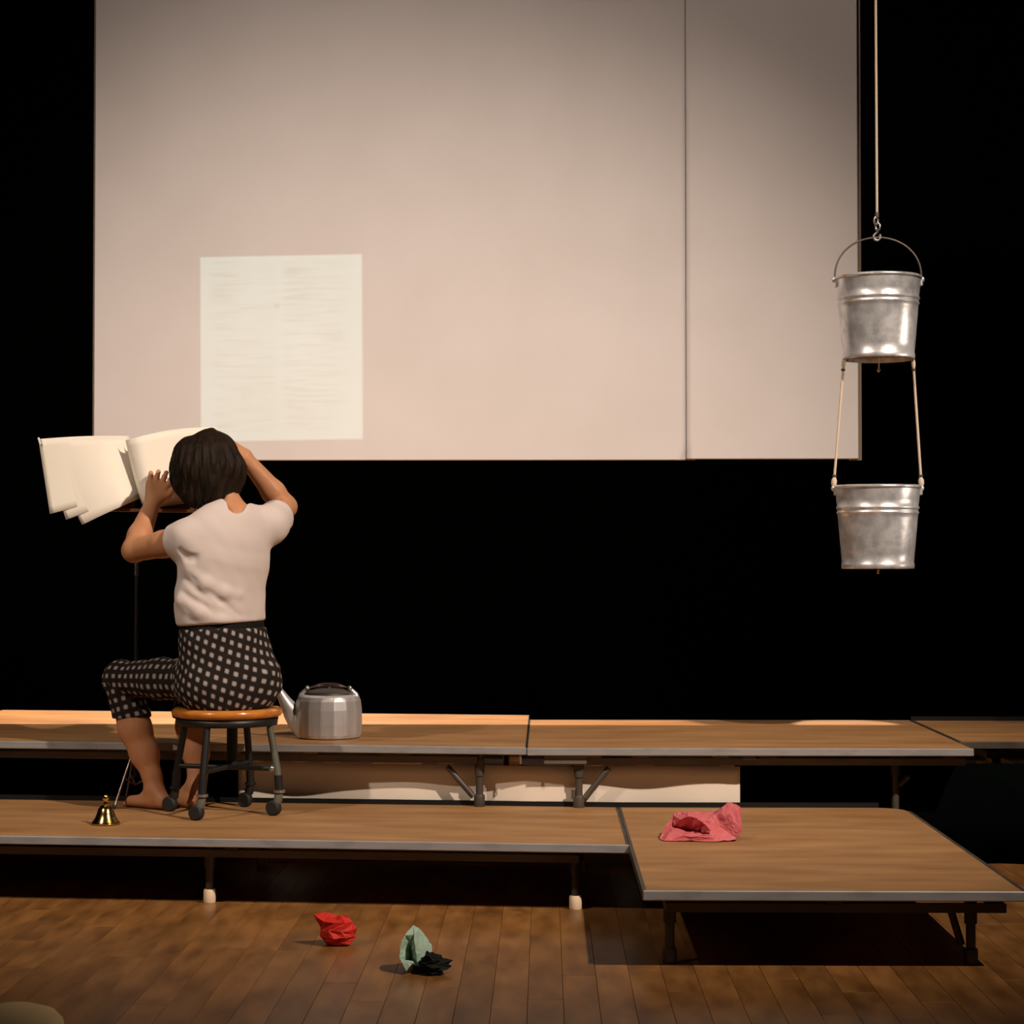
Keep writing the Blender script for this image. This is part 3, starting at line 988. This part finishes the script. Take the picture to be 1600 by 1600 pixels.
class Field:
    def __init__(self, lo, hi, h):
        self.h = h
        self.lo = np.array(lo, dtype=np.float64)
        n = np.ceil((np.array(hi) - self.lo) / h).astype(int) + 1
        self.n = n
        self.f = np.full(tuple(n), 0.2, dtype=np.float32)

    def region(self, lo, hi):
        a = np.clip(np.floor((np.array(lo) - self.lo) / self.h).astype(int), 0, self.n)
        b = np.clip(np.ceil((np.array(hi) - self.lo) / self.h).astype(int) + 1, 0, self.n)
        sl = tuple(slice(int(x), int(y)) for x, y in zip(a, b))
        ax = [self.lo[i] + self.h * np.arange(a[i], b[i]) for i in range(3)]
        X, Y, Z = np.meshgrid(*ax, indexing='ij', sparse=True)
        return sl, X, Y, Z

    def combine(self, sl, d, k, mode='u'):
        a = self.f[sl]
        if a.size == 0:
            return
        if mode == 'u':
            if k > 0:
                hh = np.maximum(k - np.abs(a - d), 0) / k
                self.f[sl] = np.minimum(a, d) - hh * hh * k * .25
            else:
                self.f[sl] = np.minimum(a, d)
        else:
            b = -d
            if k > 0:
                hh = np.maximum(k - np.abs(a - b), 0) / k
                self.f[sl] = np.maximum(a, b) + hh * hh * k * .25
            else:
                self.f[sl] = np.maximum(a, b)

    def cone(self, p0, p1, r0, r1, k=.02, mode='u'):
        p0, p1 = np.array(p0, float), np.array(p1, float)
        R = max(r0, r1) + k + 3 * self.h + .02
        sl, X, Y, Z = self.region(np.minimum(p0, p1) - R, np.maximum(p0, p1) + R)
        v = p1 - p0
        L2 = max(v @ v, 1e-12)
        t = np.clip(((X - p0[0]) * v[0] + (Y - p0[1]) * v[1] + (Z - p0[2]) * v[2]) / L2, 0, 1)
        d = np.sqrt((X - p0[0] - t * v[0]) ** 2 + (Y - p0[1] - t * v[1]) ** 2 + (Z - p0[2] - t * v[2]) ** 2) - (r0 + (r1 - r0) * t)
        self.combine(sl, d.astype(np.float32), k, mode)
        return self

    def chain(self, pts, k=.02):
        for (a, ra), (b, rb) in zip(pts[:-1], pts[1:]):
            self.cone(a, b, ra, rb, k)
        return self

    def flatcone(self, p0, p1, r0, r1, fdir, flat, k=.03, mode='u'):
        """capsule squeezed along the horizontal direction fdir by 1/flat"""
        p0, p1 = np.array(p0, float), np.array(p1, float)
        fd = np.array(fdir, float)
        fd /= np.linalg.norm(fd)
        R = max(r0, r1) + k + .03
        sl, X, Y, Z = self.region(np.minimum(p0, p1) - R, np.maximum(p0, p1) + R)
        v = p1 - p0
        s0 = (X - p0[0]) * fd[0] + (Y - p0[1]) * fd[1] + (Z - p0[2]) * fd[2]
        vs_ = v @ fd
        g = flat - 1
        QX, QY, QZ = X - p0[0] + g * s0 * fd[0], Y - p0[1] + g * s0 * fd[1], Z - p0[2] + g * s0 * fd[2]
        w_ = v + g * vs_ * fd
        L2 = max(w_ @ w_, 1e-12)
        t = np.clip((QX * w_[0] + QY * w_[1] + QZ * w_[2]) / L2, 0, 1)
        ex, ey, ez = QX - t * w_[0], QY - t * w_[1], QZ - t * w_[2]
        ln = np.sqrt(ex ** 2 + ey ** 2 + ez ** 2) + 1e-9
        se = ex * fd[0] + ey * fd[1] + ez * fd[2]
        # scale the gradient back to roughly one
        gr = np.sqrt(1 + (flat ** 2 - 1) * (se / ln) ** 2)
        d = (ln - (r0 + (r1 - r0) * t)) / gr
        self.combine(sl, d.astype(np.float32), k, mode)
        return self

    def ell(self, c, rad, axes=None, k=.02, mode='u'):
        c = np.array(c, float)
        rad = np.array(rad, float)
        A = np.eye(3) if axes is None else np.array(axes, float)
        R = rad.max() + k + .03
        sl, X, Y, Z = self.region(c - R, c + R)
        q = [((X - c[0]) * A[i][0] + (Y - c[1]) * A[i][1] + (Z - c[2]) * A[i][2]) for i in range(3)]
        k0 = np.sqrt(sum((q[i] / rad[i]) ** 2 for i in range(3)))
        k1 = np.sqrt(sum((q[i] / rad[i] ** 2) ** 2 for i in range(3))) + 1e-9
        d = k0 * (k0 - 1) / k1
        self.combine(sl, d.astype(np.float32), k, mode)
        return self

    def plane(self, p, n, k=.004, box=None):
        """cut away the half space on the side of n (inside an optional box)"""
        n = np.array(n, float)
        n /= np.linalg.norm(n)
        lo, hi = (self.lo, self.lo + self.h * self.n) if box is None else box
        sl, X, Y, Z = self.region(lo, hi)
        d = -((X - p[0]) * n[0] + (Y - p[1]) * n[1] + (Z - p[2]) * n[2])
        d = np.broadcast_to(d, self.f[sl].shape)
        self.combine(sl, d.astype(np.float32), k, 's')
        return self

    def displace(self, fun, lo=None, hi=None):
        lo = self.lo if lo is None else lo
        hi = self.lo + self.h * self.n if hi is None else hi
        sl, X, Y, Z = self.region(lo, hi)
        self.f[sl] += fun(X, Y, Z).astype(np.float32)
        return self

    def mesh(self):
        F = self.f
        ins = F < 0
        c = ins[:-1, :-1, :-1].astype(np.int8)
        tot = np.zeros(c.shape, np.int8)
        for i in (0, 1):
            for j in (0, 1):
                for k in (0, 1):
                    tot += ins[i:F.shape[0] - 1 + i, j:F.shape[1] - 1 + j, k:F.shape[2] - 1 + k]
        act = (tot > 0) & (tot < 8)
        idx = np.argwhere(act)
        num = np.full(act.shape, -1, np.int64)
        num[tuple(idx.T)] = np.arange(len(idx))
        corner = np.array([(i, j, k) for i in (0, 1) for j in (0, 1) for k in (0, 1)])
        vals = np.stack([F[idx[:, 0] + a, idx[:, 1] + b, idx[:, 2] + c_] for a, b, c_ in corner], 1)
        acc = np.zeros((len(idx), 3))
        cnt = np.zeros(len(idx))
        for a in range(8):
            for b in range(a + 1, 8):
                if np.abs(corner[a] - corner[b]).sum() != 1:
                    continue
                fa, fb = vals[:, a], vals[:, b]
                mk = (fa < 0) != (fb < 0)
                t = np.where(mk, fa / np.where(mk, fa - fb, 1), 0)
                acc += np.where(mk[:, None], corner[a] + t[:, None] * (corner[b] - corner[a]), 0)
                cnt += mk
        V_ = self.lo + self.h * (idx + acc / cnt[:, None])
        quads = []
        for ax in range(3):
            s0 = [slice(None)] * 3
            s1 = [slice(None)] * 3
            s0[ax], s1[ax] = slice(0, -1), slice(1, None)
            A, B = ins[tuple(s0)], ins[tuple(s1)]
            e = np.argwhere(A != B)
            o1, o2 = [(1, 2), (2, 0), (0, 1)][ax]
            ok = (e[:, o1] > 0) & (e[:, o2] > 0) & (e[:, o1] < F.shape[o1] - 1) & (e[:, o2] < F.shape[o2] - 1)
            e = e[ok]
            d1 = np.zeros(3, int)
            d1[o1] = 1
            d2 = np.zeros(3, int)
            d2[o2] = 1
            q = np.stack([num[tuple((e - d1 - d2).T)], num[tuple((e - d2).T)], num[tuple(e.T)], num[tuple((e - d1).T)]], 1)
            flip = ~A[tuple(e.T)]
            q[flip] = q[flip][:, ::-1]
            quads.append(q)
        return V_, np.concatenate(quads)

    def build(self, name, material, parent, smooth_iter=2):
        V_, Q = self.mesh()
        base = np.array(parent.location)
        # light laplacian smoothing of the grid steps
        for _ in range(smooth_iter):
            s = np.zeros_like(V_)
            n = np.zeros(len(V_))
            for a in range(4):
                for b in ((a + 1) % 4, (a - 1) % 4):
                    np.add.at(s, Q[:, a], V_[Q[:, b]])
                    np.add.at(n, Q[:, a], 1)
            V_ = V_ * .5 + s / n[:, None] * .5
        me = bpy.data.meshes.new(name)
        V2 = V_ - base
        me.vertices.add(len(V2))
        me.vertices.foreach_set('co', V2.astype(np.float32).ravel())
        me.loops.add(Q.size)
        me.loops.foreach_set('vertex_index', Q.astype(np.int32).ravel())
        me.polygons.add(len(Q))
        me.polygons.foreach_set('loop_start', np.arange(0, Q.size, 4, dtype=np.int32))
        me.polygons.foreach_set('loop_total', np.full(len(Q), 4, dtype=np.int32))
        me.polygons.foreach_set('use_smooth', np.ones(len(Q), bool))
        me.update(calc_edges=True)
        me.materials.append(material)
        o = bpy.data.objects.new(name, me)
        COL.objects.link(o)
        o.parent = parent
        return o, V_, Q


PERSON = thing('person', 'barefoot seated person in white top and black checked trousers, arms raised to the head', 'person',
               (ST.x, ST.y, SEAT_TOP + .203))
FWD = Vector((-.61, .79, 0))
RGT = Vector((.79, .61, 0))
# joints
hipL, hipR = P(318, 1062, 6.62), P(398, 1062, 6.70)
kneeL, kneeR = P(188, 1060, 6.87), P(296, 1056, 6.94)
ankL, ankR = P(243, 1236, 6.80), P(308, 1228, 6.83)
shL, shR = P(294, 842, 6.57), P(421, 820, 6.73)
elL, elR = P(209, 860, 6.70), P(446, 792, 6.91)
wrL, wrR = P(240, 783, 6.80), P(383, 715, 6.85)
neck0, neck1 = P(369, 812, 6.655), P(343, 768, 6.69)
HC = P(325, 737, 6.71)
hF = Vector((-.50, .80, -.33)).normalized()
hR = hF.cross(Vector((0, 0, 1))).normalized()
hU = hR.cross(hF)
hR = (hR - .0 * hU).normalized()

B = Field((-1.46, 6.42, .19), (-.74, 7.06, 1.50), .0042)
# trunk (under the clothes)
B.flatcone(P(350, 1040, 6.64), P(347, 960, 6.635), .115, .105, FWD, 1.5, .02)
B.flatcone(P(347, 960, 6.635), P(352, 860, 6.635), .105, .125, FWD, 1.5, .03)
B.cone(shL, neck0, .040, .045, .03)
B.cone(shR, neck0, .040, .045, .03)
B.chain([(neck0, .052), (neck1, .048), (HC - hU * .03, .055)], .02)
# head
B.ell(HC, (.072, .092, .105), (hR, hF, hU), .02)
B.ell(HC + hF * .030 - hU * .050, (.055, .062, .062), (hR, hF, hU), .03)           # jaw
B.cone(HC + hF * .088 + hU * .008, HC + hF * .108 - hU * .030, .007, .013, .012)   # nose
B.cone(HC + hF * .080 + hU * .022 - hR * .035, HC + hF * .080 + hU * .022 + hR * .035, .010, .010, .012)   # brow
B.cone(HC + hF * .086 - hU * .058 - hR * .016, HC + hF * .086 - hU * .058 + hR * .016, .008, .008, .006)   # lips
B.cone(HC + hF * .078 - hU * .092, HC + hF * .074 - hU * .090, .014, .014, .014)   # chin
for s in (-1, 1):
    B.ell(HC + hR * (.033 * s) + hF * .088 + hU * .004, (.013, .008, .008), (hR, hF, hU), .008, 's')   # eye socket
    B.ell(HC + hR * (.074 * s) - hU * .005, (.008, .020, .030), (hR, hF, hU), .006)                    # ear


def arm(sh, el, wr):
    m1 = sh.lerp(el, .45)
    m2 = el.lerp(wr, .30)
    B.chain([(sh, .050), (m1, .043), (el, .0375)], .015)
    B.chain([(el, .0375), (m2, .0385), (wr, .0245)], .015)


arm(shL, elL, wrL)
arm(shR, elR, wrR)


def hand(wr, kn, side, back, lens, spread, curl, thumb_to):
    """wr wrist, kn middle of the knuckle row, side = towards the thumb, back = out of the back of the hand"""
    ax = (kn - wr).normalized()
    side = (side - ax * side.dot(ax)).normalized()
    back = ax.cross(side) if ax.cross(side).dot(back) > 0 else side.cross(ax)
    for q in (-.030, -.011, .009, .027):
        B.cone(wr + side * q * .45, kn + side * q, .0165, .0125, .012)
    roots = [(.030, lens[0]), (.0105, lens[1]), (-.0095, lens[2]), (-.0285, lens[3])]
    for n_, (q, ln) in enumerate(roots):
        p = kn + side * q
        d = ax + side * (q * spread)
        ang = curl[n_]
        segs = (.46, .30, .24)
        cur = 0
        for k_, sg in enumerate(segs):
            cur += ang[k_]
            dd = (d.normalized() * math.cos(cur) - back * math.sin(cur)).normalized()
            p2 = p + dd * ln * sg
            B.cone(p, p2, (.0098, .0088, .0080)[k_], (.0088, .0080, .0068)[k_], .0035)
            p = p2
    t0 = wr.lerp(kn, .22) + side * .022
    t1 = t0.lerp(thumb_to, .5) + side * .007
    B.cone(t0, t1, .0150, .0115, .010)
    B.cone(t1, thumb_to, .0108, .0078, .004)


toC = (EYE - wrL).normalized()
knL = P(247, 758, 6.820)
hand(wrL, knL, Vector((1, .15, -.1)), toC, (.072, .078, .074, .060), 5.5,
     [(.10, .75, .6), (.05, .55, .6), (.08, .55, .6), (.10, .6, .5)], P(270, 764, 6.825))
knR = P(354, 702, 6.835)
hand(wrR, knR, Vector((-.1, -.5, -.9)), Vector((.5, .8, .5)), (.068, .076, .072, .056), 2.0,
     [(.2, .5, .4), (.2, .5, .4), (.2, .5, .4), (.2, .5, .4)], P(354, 720, 6.81))

# legs and bare feet
PLAT = .2045
B.chain([(hipL, .07), (kneeL, .050)], .02)
B.chain([(hipR, .07), (kneeR, .050)], .02)


def shin(kn, pts):
    B.chain([(kn, .048)] + pts, .02)


shin(kneeL, [(P(211, 1138, 6.855), .0535), (P(226, 1178, 6.84), .046), (P(238, 1214, 6.815), .030), (ankL, .0275)])
shin(kneeR, [(P(300, 1135, 6.885), .052), (P(306, 1175, 6.87), .044), (P(309, 1210, 6.845), .030), (ankR, .027)])


def foot(ank, heel, ball, toe_dir, px_side):
    """heel and ball given as (x, y) on the platform"""
    hl = Vector((heel[0], heel[1], PLAT + .027))
    bl = Vector((ball[0], ball[1], PLAT + .019))
    ax = Vector((bl.x - hl.x, bl.y - hl.y, 0)).normalized()
    sd_ = Vector((-ax.y, ax.x, 0)) * px_side          # towards the big toe
    B.chain([(ank, .0275), (hl, .0265)], .02)
    B.cone(ank + ax * .015, hl.lerp(bl, .55) + Vector((0, 0, .016)), .027, .024, .02)
    for q in (-.024, 0, .024):
        B.cone(hl.lerp(bl, .25) + sd_ * q * .4, bl + sd_ * q, .022, .0175, .015)
    for n_, (q, ln, r) in enumerate(((.030, .046, .0115), (.013, .042, .0085), (-.001, .038, .008), (-.015, .033, .0078), (-.028, .027, .0075))):
        a_ = bl + sd_ * q
        a_.z = PLAT + r + .003
        e_ = a_ + ax * ln
        e_.z = PLAT + r
        B.cone(a_, e_, r, r * .92, .004)


hx = PZ(256, 6.775, 0)
bx_ = PZ(214, 6.865, 0)
foot(ankL, (hx.x, hx.y), (bx_.x, bx_.y), None, 1 if False else -1)
hx = PZ(310, 6.80, 0)
bx_ = PZ(272, 6.91, 0)
foot(ankR, (hx.x, hx.y), (bx_.x, bx_.y), None, 1)
B.plane((0, 0, PLAT - .0005), (0, 0, -1), .002)
body, _, _ = B.build('body', M_SKIN, PERSON)
for s in (-1, 1):
    e_ = MB().ball(HC + hR * (.033 * s) + hF * .083 + hU * .004 - Vector(PERSON.location), .0115)
    e_.build('eye', M_EYE, PERSON)

# --- white top
T = Field((-1.36, 6.38, .74), (-.72, 7.0, 1.30), .0045)
T.flatcone(P(347, 985, 6.635), P(343, 940, 6.63), .152, .150, FWD, 1.42, .02)
T.flatcone(P(343, 940, 6.63), P(351, 868, 6.63), .146, .152, FWD, 1.5, .03)
T.flatcone(P(351, 868, 6.63), P(356, 846, 6.63), .152, .138, FWD, 1.5, .03)
T.cone(shL, P(362, 818, 6.645), .058, .056, .045)
T.cone(shR, P(362, 818, 6.645), .058, .056, .045)
# sleeves, widening to the hem
dL = (elL - shL).normalized()
dR = (elR - shR).normalized()
T.cone(shL, shL + dL * .16, .058, .062, .03)
T.cone(shR - dR * .01, shR + dR * .16, .060, .062, .03)
T.plane(shL + dL * .060 + Vector((0, 0, 0)), dL, .006, (np.array(shL) + (-.30, -.2, -.2), np.array(shL) + (.02, .3, .2)))
T.plane(shR + dR * .085, dR, .006, (np.array(shR) + (-.06, .02, -.16), np.array(shR) + (.2, .3, .2)))
# opened sleeve ends and neckline
T.cone(shL + dL * .040, shL + dL * .20, .047, .052, .004, 's')
T.cone(shR + dR * .062, shR + dR * .20, .047, .052, .004, 's')
T.cone(P(369, 792, 6.585), P(366, 770, 6.70), .026, .062, .008, 's')
# drawn-in folds: one long diagonal from the arm pit, some small ones
def groove(F_, pts, r, k):
    n_ = len(pts) - 1
    tp = [r * (.35 + .65 * math.sin(PI * min(1, (i + .6) / (n_ + .6)))) for i in range(n_ + 1)]
    for i in range(n_):
        F_.cone(pts[i], pts[i + 1], tp[i], tp[i + 1], k, 's')


def on_back(px, py, lift=.0):
    """point on the visible side of the top under this pixel"""
    for d in np.arange(6.40, 6.75, .002):
        p = P(px, py, d)
        i = np.round((np.array(p) - T.lo) / T.h).astype(int)
        if (i >= 0).all() and (i < T.n).all() and T.f[tuple(i)] < 0:
            return P(px, py, d - lift)
    return P(px, py, 6.5)


g1 = [on_back(x, y, .006) for x, y in ((288, 888), (305, 905), (325, 922), (345, 938), (362, 950), (376, 962))]
g2 = [on_back(x, y, .007) for x, y in ((281, 862), (290, 872), (302, 872), (312, 866))]
g3 = [on_back(x, y, .008) for x, y in ((284, 925), (300, 938), (318, 948), (338, 962))]
g4 = [on_back(x, y, .009) for x, y in ((290, 905), (308, 922), (330, 938))]
g5 = [on_back(x, y, .008) for x, y in ((283, 945), (300, 958), (325, 968))]
rg = [on_back(x, y, -.012) for x, y in ((296, 890), (322, 912), (350, 926), (372, 930))]
rg2 = [on_back(x, y, -.011) for x, y in ((283, 938), (310, 956), (345, 970), (395, 974))]
for g, r in ((g1, .010), (g2, .013), (g3, .009), (g4, .009), (g5, .009)):
    groove(T, g, r, .012)
for g in (rg, rg2):
    for i in range(len(g) - 1):
        T.cone(g[i], g[i + 1], (.016, .017, .015, .008)[i], (.017, .015, .008, .003)[i], .020)


def cloth_noise(X, Y, Z):
    return (0.0008 * np.sin(X * 47 + Z * 31 + 1.3) * np.sin(Z * 53 - Y * 37) + 0.0004 * np.sin(X * 90 + Y * 60 + Z * 75))


T.displace(cloth_noise)
T.plane(P(348, 974, 6.63), (.06, 0, -1), .010)
T.build('top', M_SHIRT, PERSON)

# --- checked trousers
Q_ = Field((-1.48, 6.36, .40), (-.74, 7.08, .90), .0045)
Q_.flatcone(P(347, 972, 6.635), P(349, 1000, 6.635), .134, .146, FWD, 1.45, .02)
Q_.flatcone(P(349, 1000, 6.635), P(357, 1058, 6.645), .146, .172, FWD, 1.35, .03)
Q_.ell(P(322, 1066, 6.60), (.085, .085, .080), None, .04)
Q_.ell(P(396, 1066, 6.665), (.082, .085, .082), None, .04)
Q_.chain([(hipL, .078), (hipL.lerp(kneeL, .5), .064), (kneeL, .0575)], .03)
Q_.chain([(hipR, .078), (hipR.lerp(kneeR, .5), .066), (kneeR, .0575)], .03)
hemL, hemR = P(206, 1122, 6.865), P(299, 1118, 6.89)
Q_.chain([(kneeL, .0575), (hemL, .0590), (P(216, 1160, 6.85), .058)], .02)
Q_.chain([(kneeR, .0575), (hemR, .0585), (P(305, 1160, 6.87), .058)], .02)


def pant_noise(X, Y, Z):
    return .0018 * np.sin(X * 41 + Z * 23) * np.sin(Y * 37 - Z * 45 + .7) + .0012 * np.sin(X * 80 - Z * 66)


Q_.plane(P(347, 981, 6.63), (0, 0, 1), .004)
Q_.displace(pant_noise)
seat_z = SEAT_TOP + .203 - .003
Q_.plane((0, 0, seat_z), (0, 0, -1), .010, (np.array((ST.x - .165, 6.36, .3)), np.array((-.70, 7.0, .62))))
for h_, kn_ in ((hemL, kneeL), (hemR, kneeR)):
    n_ = (h_ - kn_).normalized()
    n_ = (n_ + Vector((-.25, 0, 0))).normalized() if h_ is hemL else n_
    bx0 = np.array(h_) - (.10, .10, .12)
    bx1 = np.array(h_) + (.10, .10, .05)
    Q_.plane(h_, n_, .004, (bx0, bx1))
    Q_.cone(h_ - n_ * .014, h_ + n_ * .05, .0545, .0545, .002, 's')
pants, PV, PQ = Q_.build('trousers', M_CHECK, PERSON)
# cloth coordinates for the check, per face from the nearest limb
segs = [('pel', P(348, 985, 6.635), P(357, 1080, 6.645)), ('t', hipL.lerp(kneeL, .30), kneeL), ('s', kneeL, P(212, 1150, 6.86)),
        ('t', hipR.lerp(kneeR, .30), kneeR), ('s', kneeR, P(303, 1150, 6.88))]
fc = PV[PQ].mean(1)
best = None
dist = []
for (kind, a_, b_) in segs:
    a_, b_ = np.array(a_), np.array(b_)
    v_ = b_ - a_
    t_ = np.clip(((fc - a_) @ v_) / (v_ @ v_), 0, 1)
    dd = np.linalg.norm(fc - a_ - t_[:, None] * v_, axis=1) - (.135 if kind == 'pel' else .060)
    dist.append(dd)
best = np.argmin(np.array(dist), 0)
lv = PV[PQ].reshape(-1, 3)
lb_ = np.repeat(best, 4)
uvs = np.zeros((len(lv), 2))
for n_, (kind, a_, b_) in enumerate(segs):
    mk = lb_ == n_
    a_, b_ = np.array(a_), np.array(b_)
    v_ = (b_ - a_) / np.linalg.norm(b_ - a_)
    q_ = lv[mk] - a_
    if kind == 'pel':
        ang = np.arctan2(q_ @ np.array(RGT) / 1.0, -(q_ @ np.array(FWD)) * 1.25)
        uvs[mk, 0] = ang * .150 - (q_[:, 2]) * .20
        uvs[mk, 1] = q_[:, 2] * .95 + .045 * ang + .02 * np.cos(ang)
    else:
        e1 = np.cross(v_, (0, 0, 1.0) if abs(v_[2]) < .8 else (0, 1.0, 0))
        e1 /= np.linalg.norm(e1)
        e2 = np.cross(v_, e1)
        toc = np.array(EYE) - a_
        ph = math.atan2(toc @ e2, toc @ e1)
        ang = (np.arctan2(q_ @ e2, q_ @ e1) - ph + PI) % (2 * PI) - PI
        uvs[mk, 0] = q_ @ v_
        uvs[mk, 1] = ang * .062
uvl = pants.data.uv_layers.new(name='check')
uvl.data.foreach_set('uv', uvs.astype(np.float32).ravel())
# black gathered waistband
WB = Field((-1.30, 6.42, .72), (-.80, 6.90, .88), .0045)
WB.flatcone(P(347, 972, 6.635), P(347, 985, 6.635), .1440, .1450, FWD, 1.45, 0)
WB.displace(lambda X, Y, Z: .0016 * np.sin(np.arctan2(Y - 6.635, X + 1.04) * 46) + 0 * Z)
WB.plane(P(347, 985, 6.63), (0, 0, -1), .002)
WB.plane(P(347, 966, 6.63), (0, 0, 1), .002)
WB.build('waistband', M_TAPE, PERSON)

# --- dark bobbed hair
HR = Field((-1.30, 6.50, 1.08), (-.86, 6.94, 1.52), .004)
HB = HC - hF * .012
HR.ell(P(326, 728, 6.70), (.104, .104, .110), None, .02)
HR.cone(P(300, 740, 6.675), P(308, 766, 6.665), .066, .058, .03)
HR.cone(P(345, 738, 6.68), P(338, 768, 6.68), .072, .052, .03)
HR.cone(P(362, 735, 6.70), P(356, 762, 6.71), .048, .040, .03)
HR.cone(P(296, 712, 6.69), P(294, 752, 6.68), .052, .050, .03)
HR.cone(P(322, 695, 6.70), P(340, 705, 6.70), .050, .060, .02)
HR.cone(P(296, 692, 6.69), P(299, 700, 6.69), .022, .028, .012)
HR.cone(P(318, 684, 6.69), P(331, 673, 6.69), .020, .006, .012)
# open at the face
HR.ell(HC + hF * .115 - hU * .045, (.070, .070, .105), (hR, hF, hU), .015, 's')


def strands(X, Y, Z):
    a_ = np.arctan2(Y - HC.y, X - HC.x)
    w_ = np.clip((HC.z + .14 - Z) / .10, .15, 1)
    return w_ * (.0030 * np.sin(a_ * 24 + 3.0 * np.sin(Z * 22)) + .0020 * np.sin(a_ * 53 + Z * 35 + 1.1)) + .004 * np.sin(X * 42 + Z * 30) * np.sin(Y * 38 - Z * 18)


HR.displace(strands)
HR.cone(P(330, 755, 6.655), P(342, 778, 6.655), .050, .034, .03)
HR.cone(P(360, 745, 6.68), P(358, 772, 6.675), .040, .024, .02)
HR.plane(P(310, 798, 6.66), (.10, 0, -1), .012)
hair, _, _ = HR.build('hair', M_HAIR, PERSON)
# loose locks on the crown and at the ends
for n_ in range(16, 46):
    q = rnd.uniform(0, 1)
    if n_ < 16:
        x0_, y0_ = rnd.uniform(292, 345), rnd.uniform(676, 690)
        p0_ = P(x0_, y0_, 6.67 + rnd.uniform(0, .05))
        p2_ = p0_ + Vector((rnd.uniform(-.03, .03), rnd.uniform(-.02, .02), rnd.uniform(.002, .014)))
    else:
        x0_ = rnd.uniform(300, 356)
        p0_ = P(x0_, 770, 6.62 + rnd.uniform(0, .03))
        p2_ = P(x0_ + rnd.uniform(-6, 6), 792 + rnd.uniform(-4, 8) - max(0, x0_ - 330) * .35, 6.625 + rnd.uniform(0, .03))
    p1_ = (p0_ + p2_) / 2 + Vector((0, -.006, .004))
    if n_ == 16:
        LK = MB()
    LK.tube([p0_ - PERSON.location, p1_ - PERSON.location, p2_ - PERSON.location], [.003, .0022, .0006], 5)
lk = LK.build('loose_locks', M_HAIR, PERSON)
lk.parent = hair
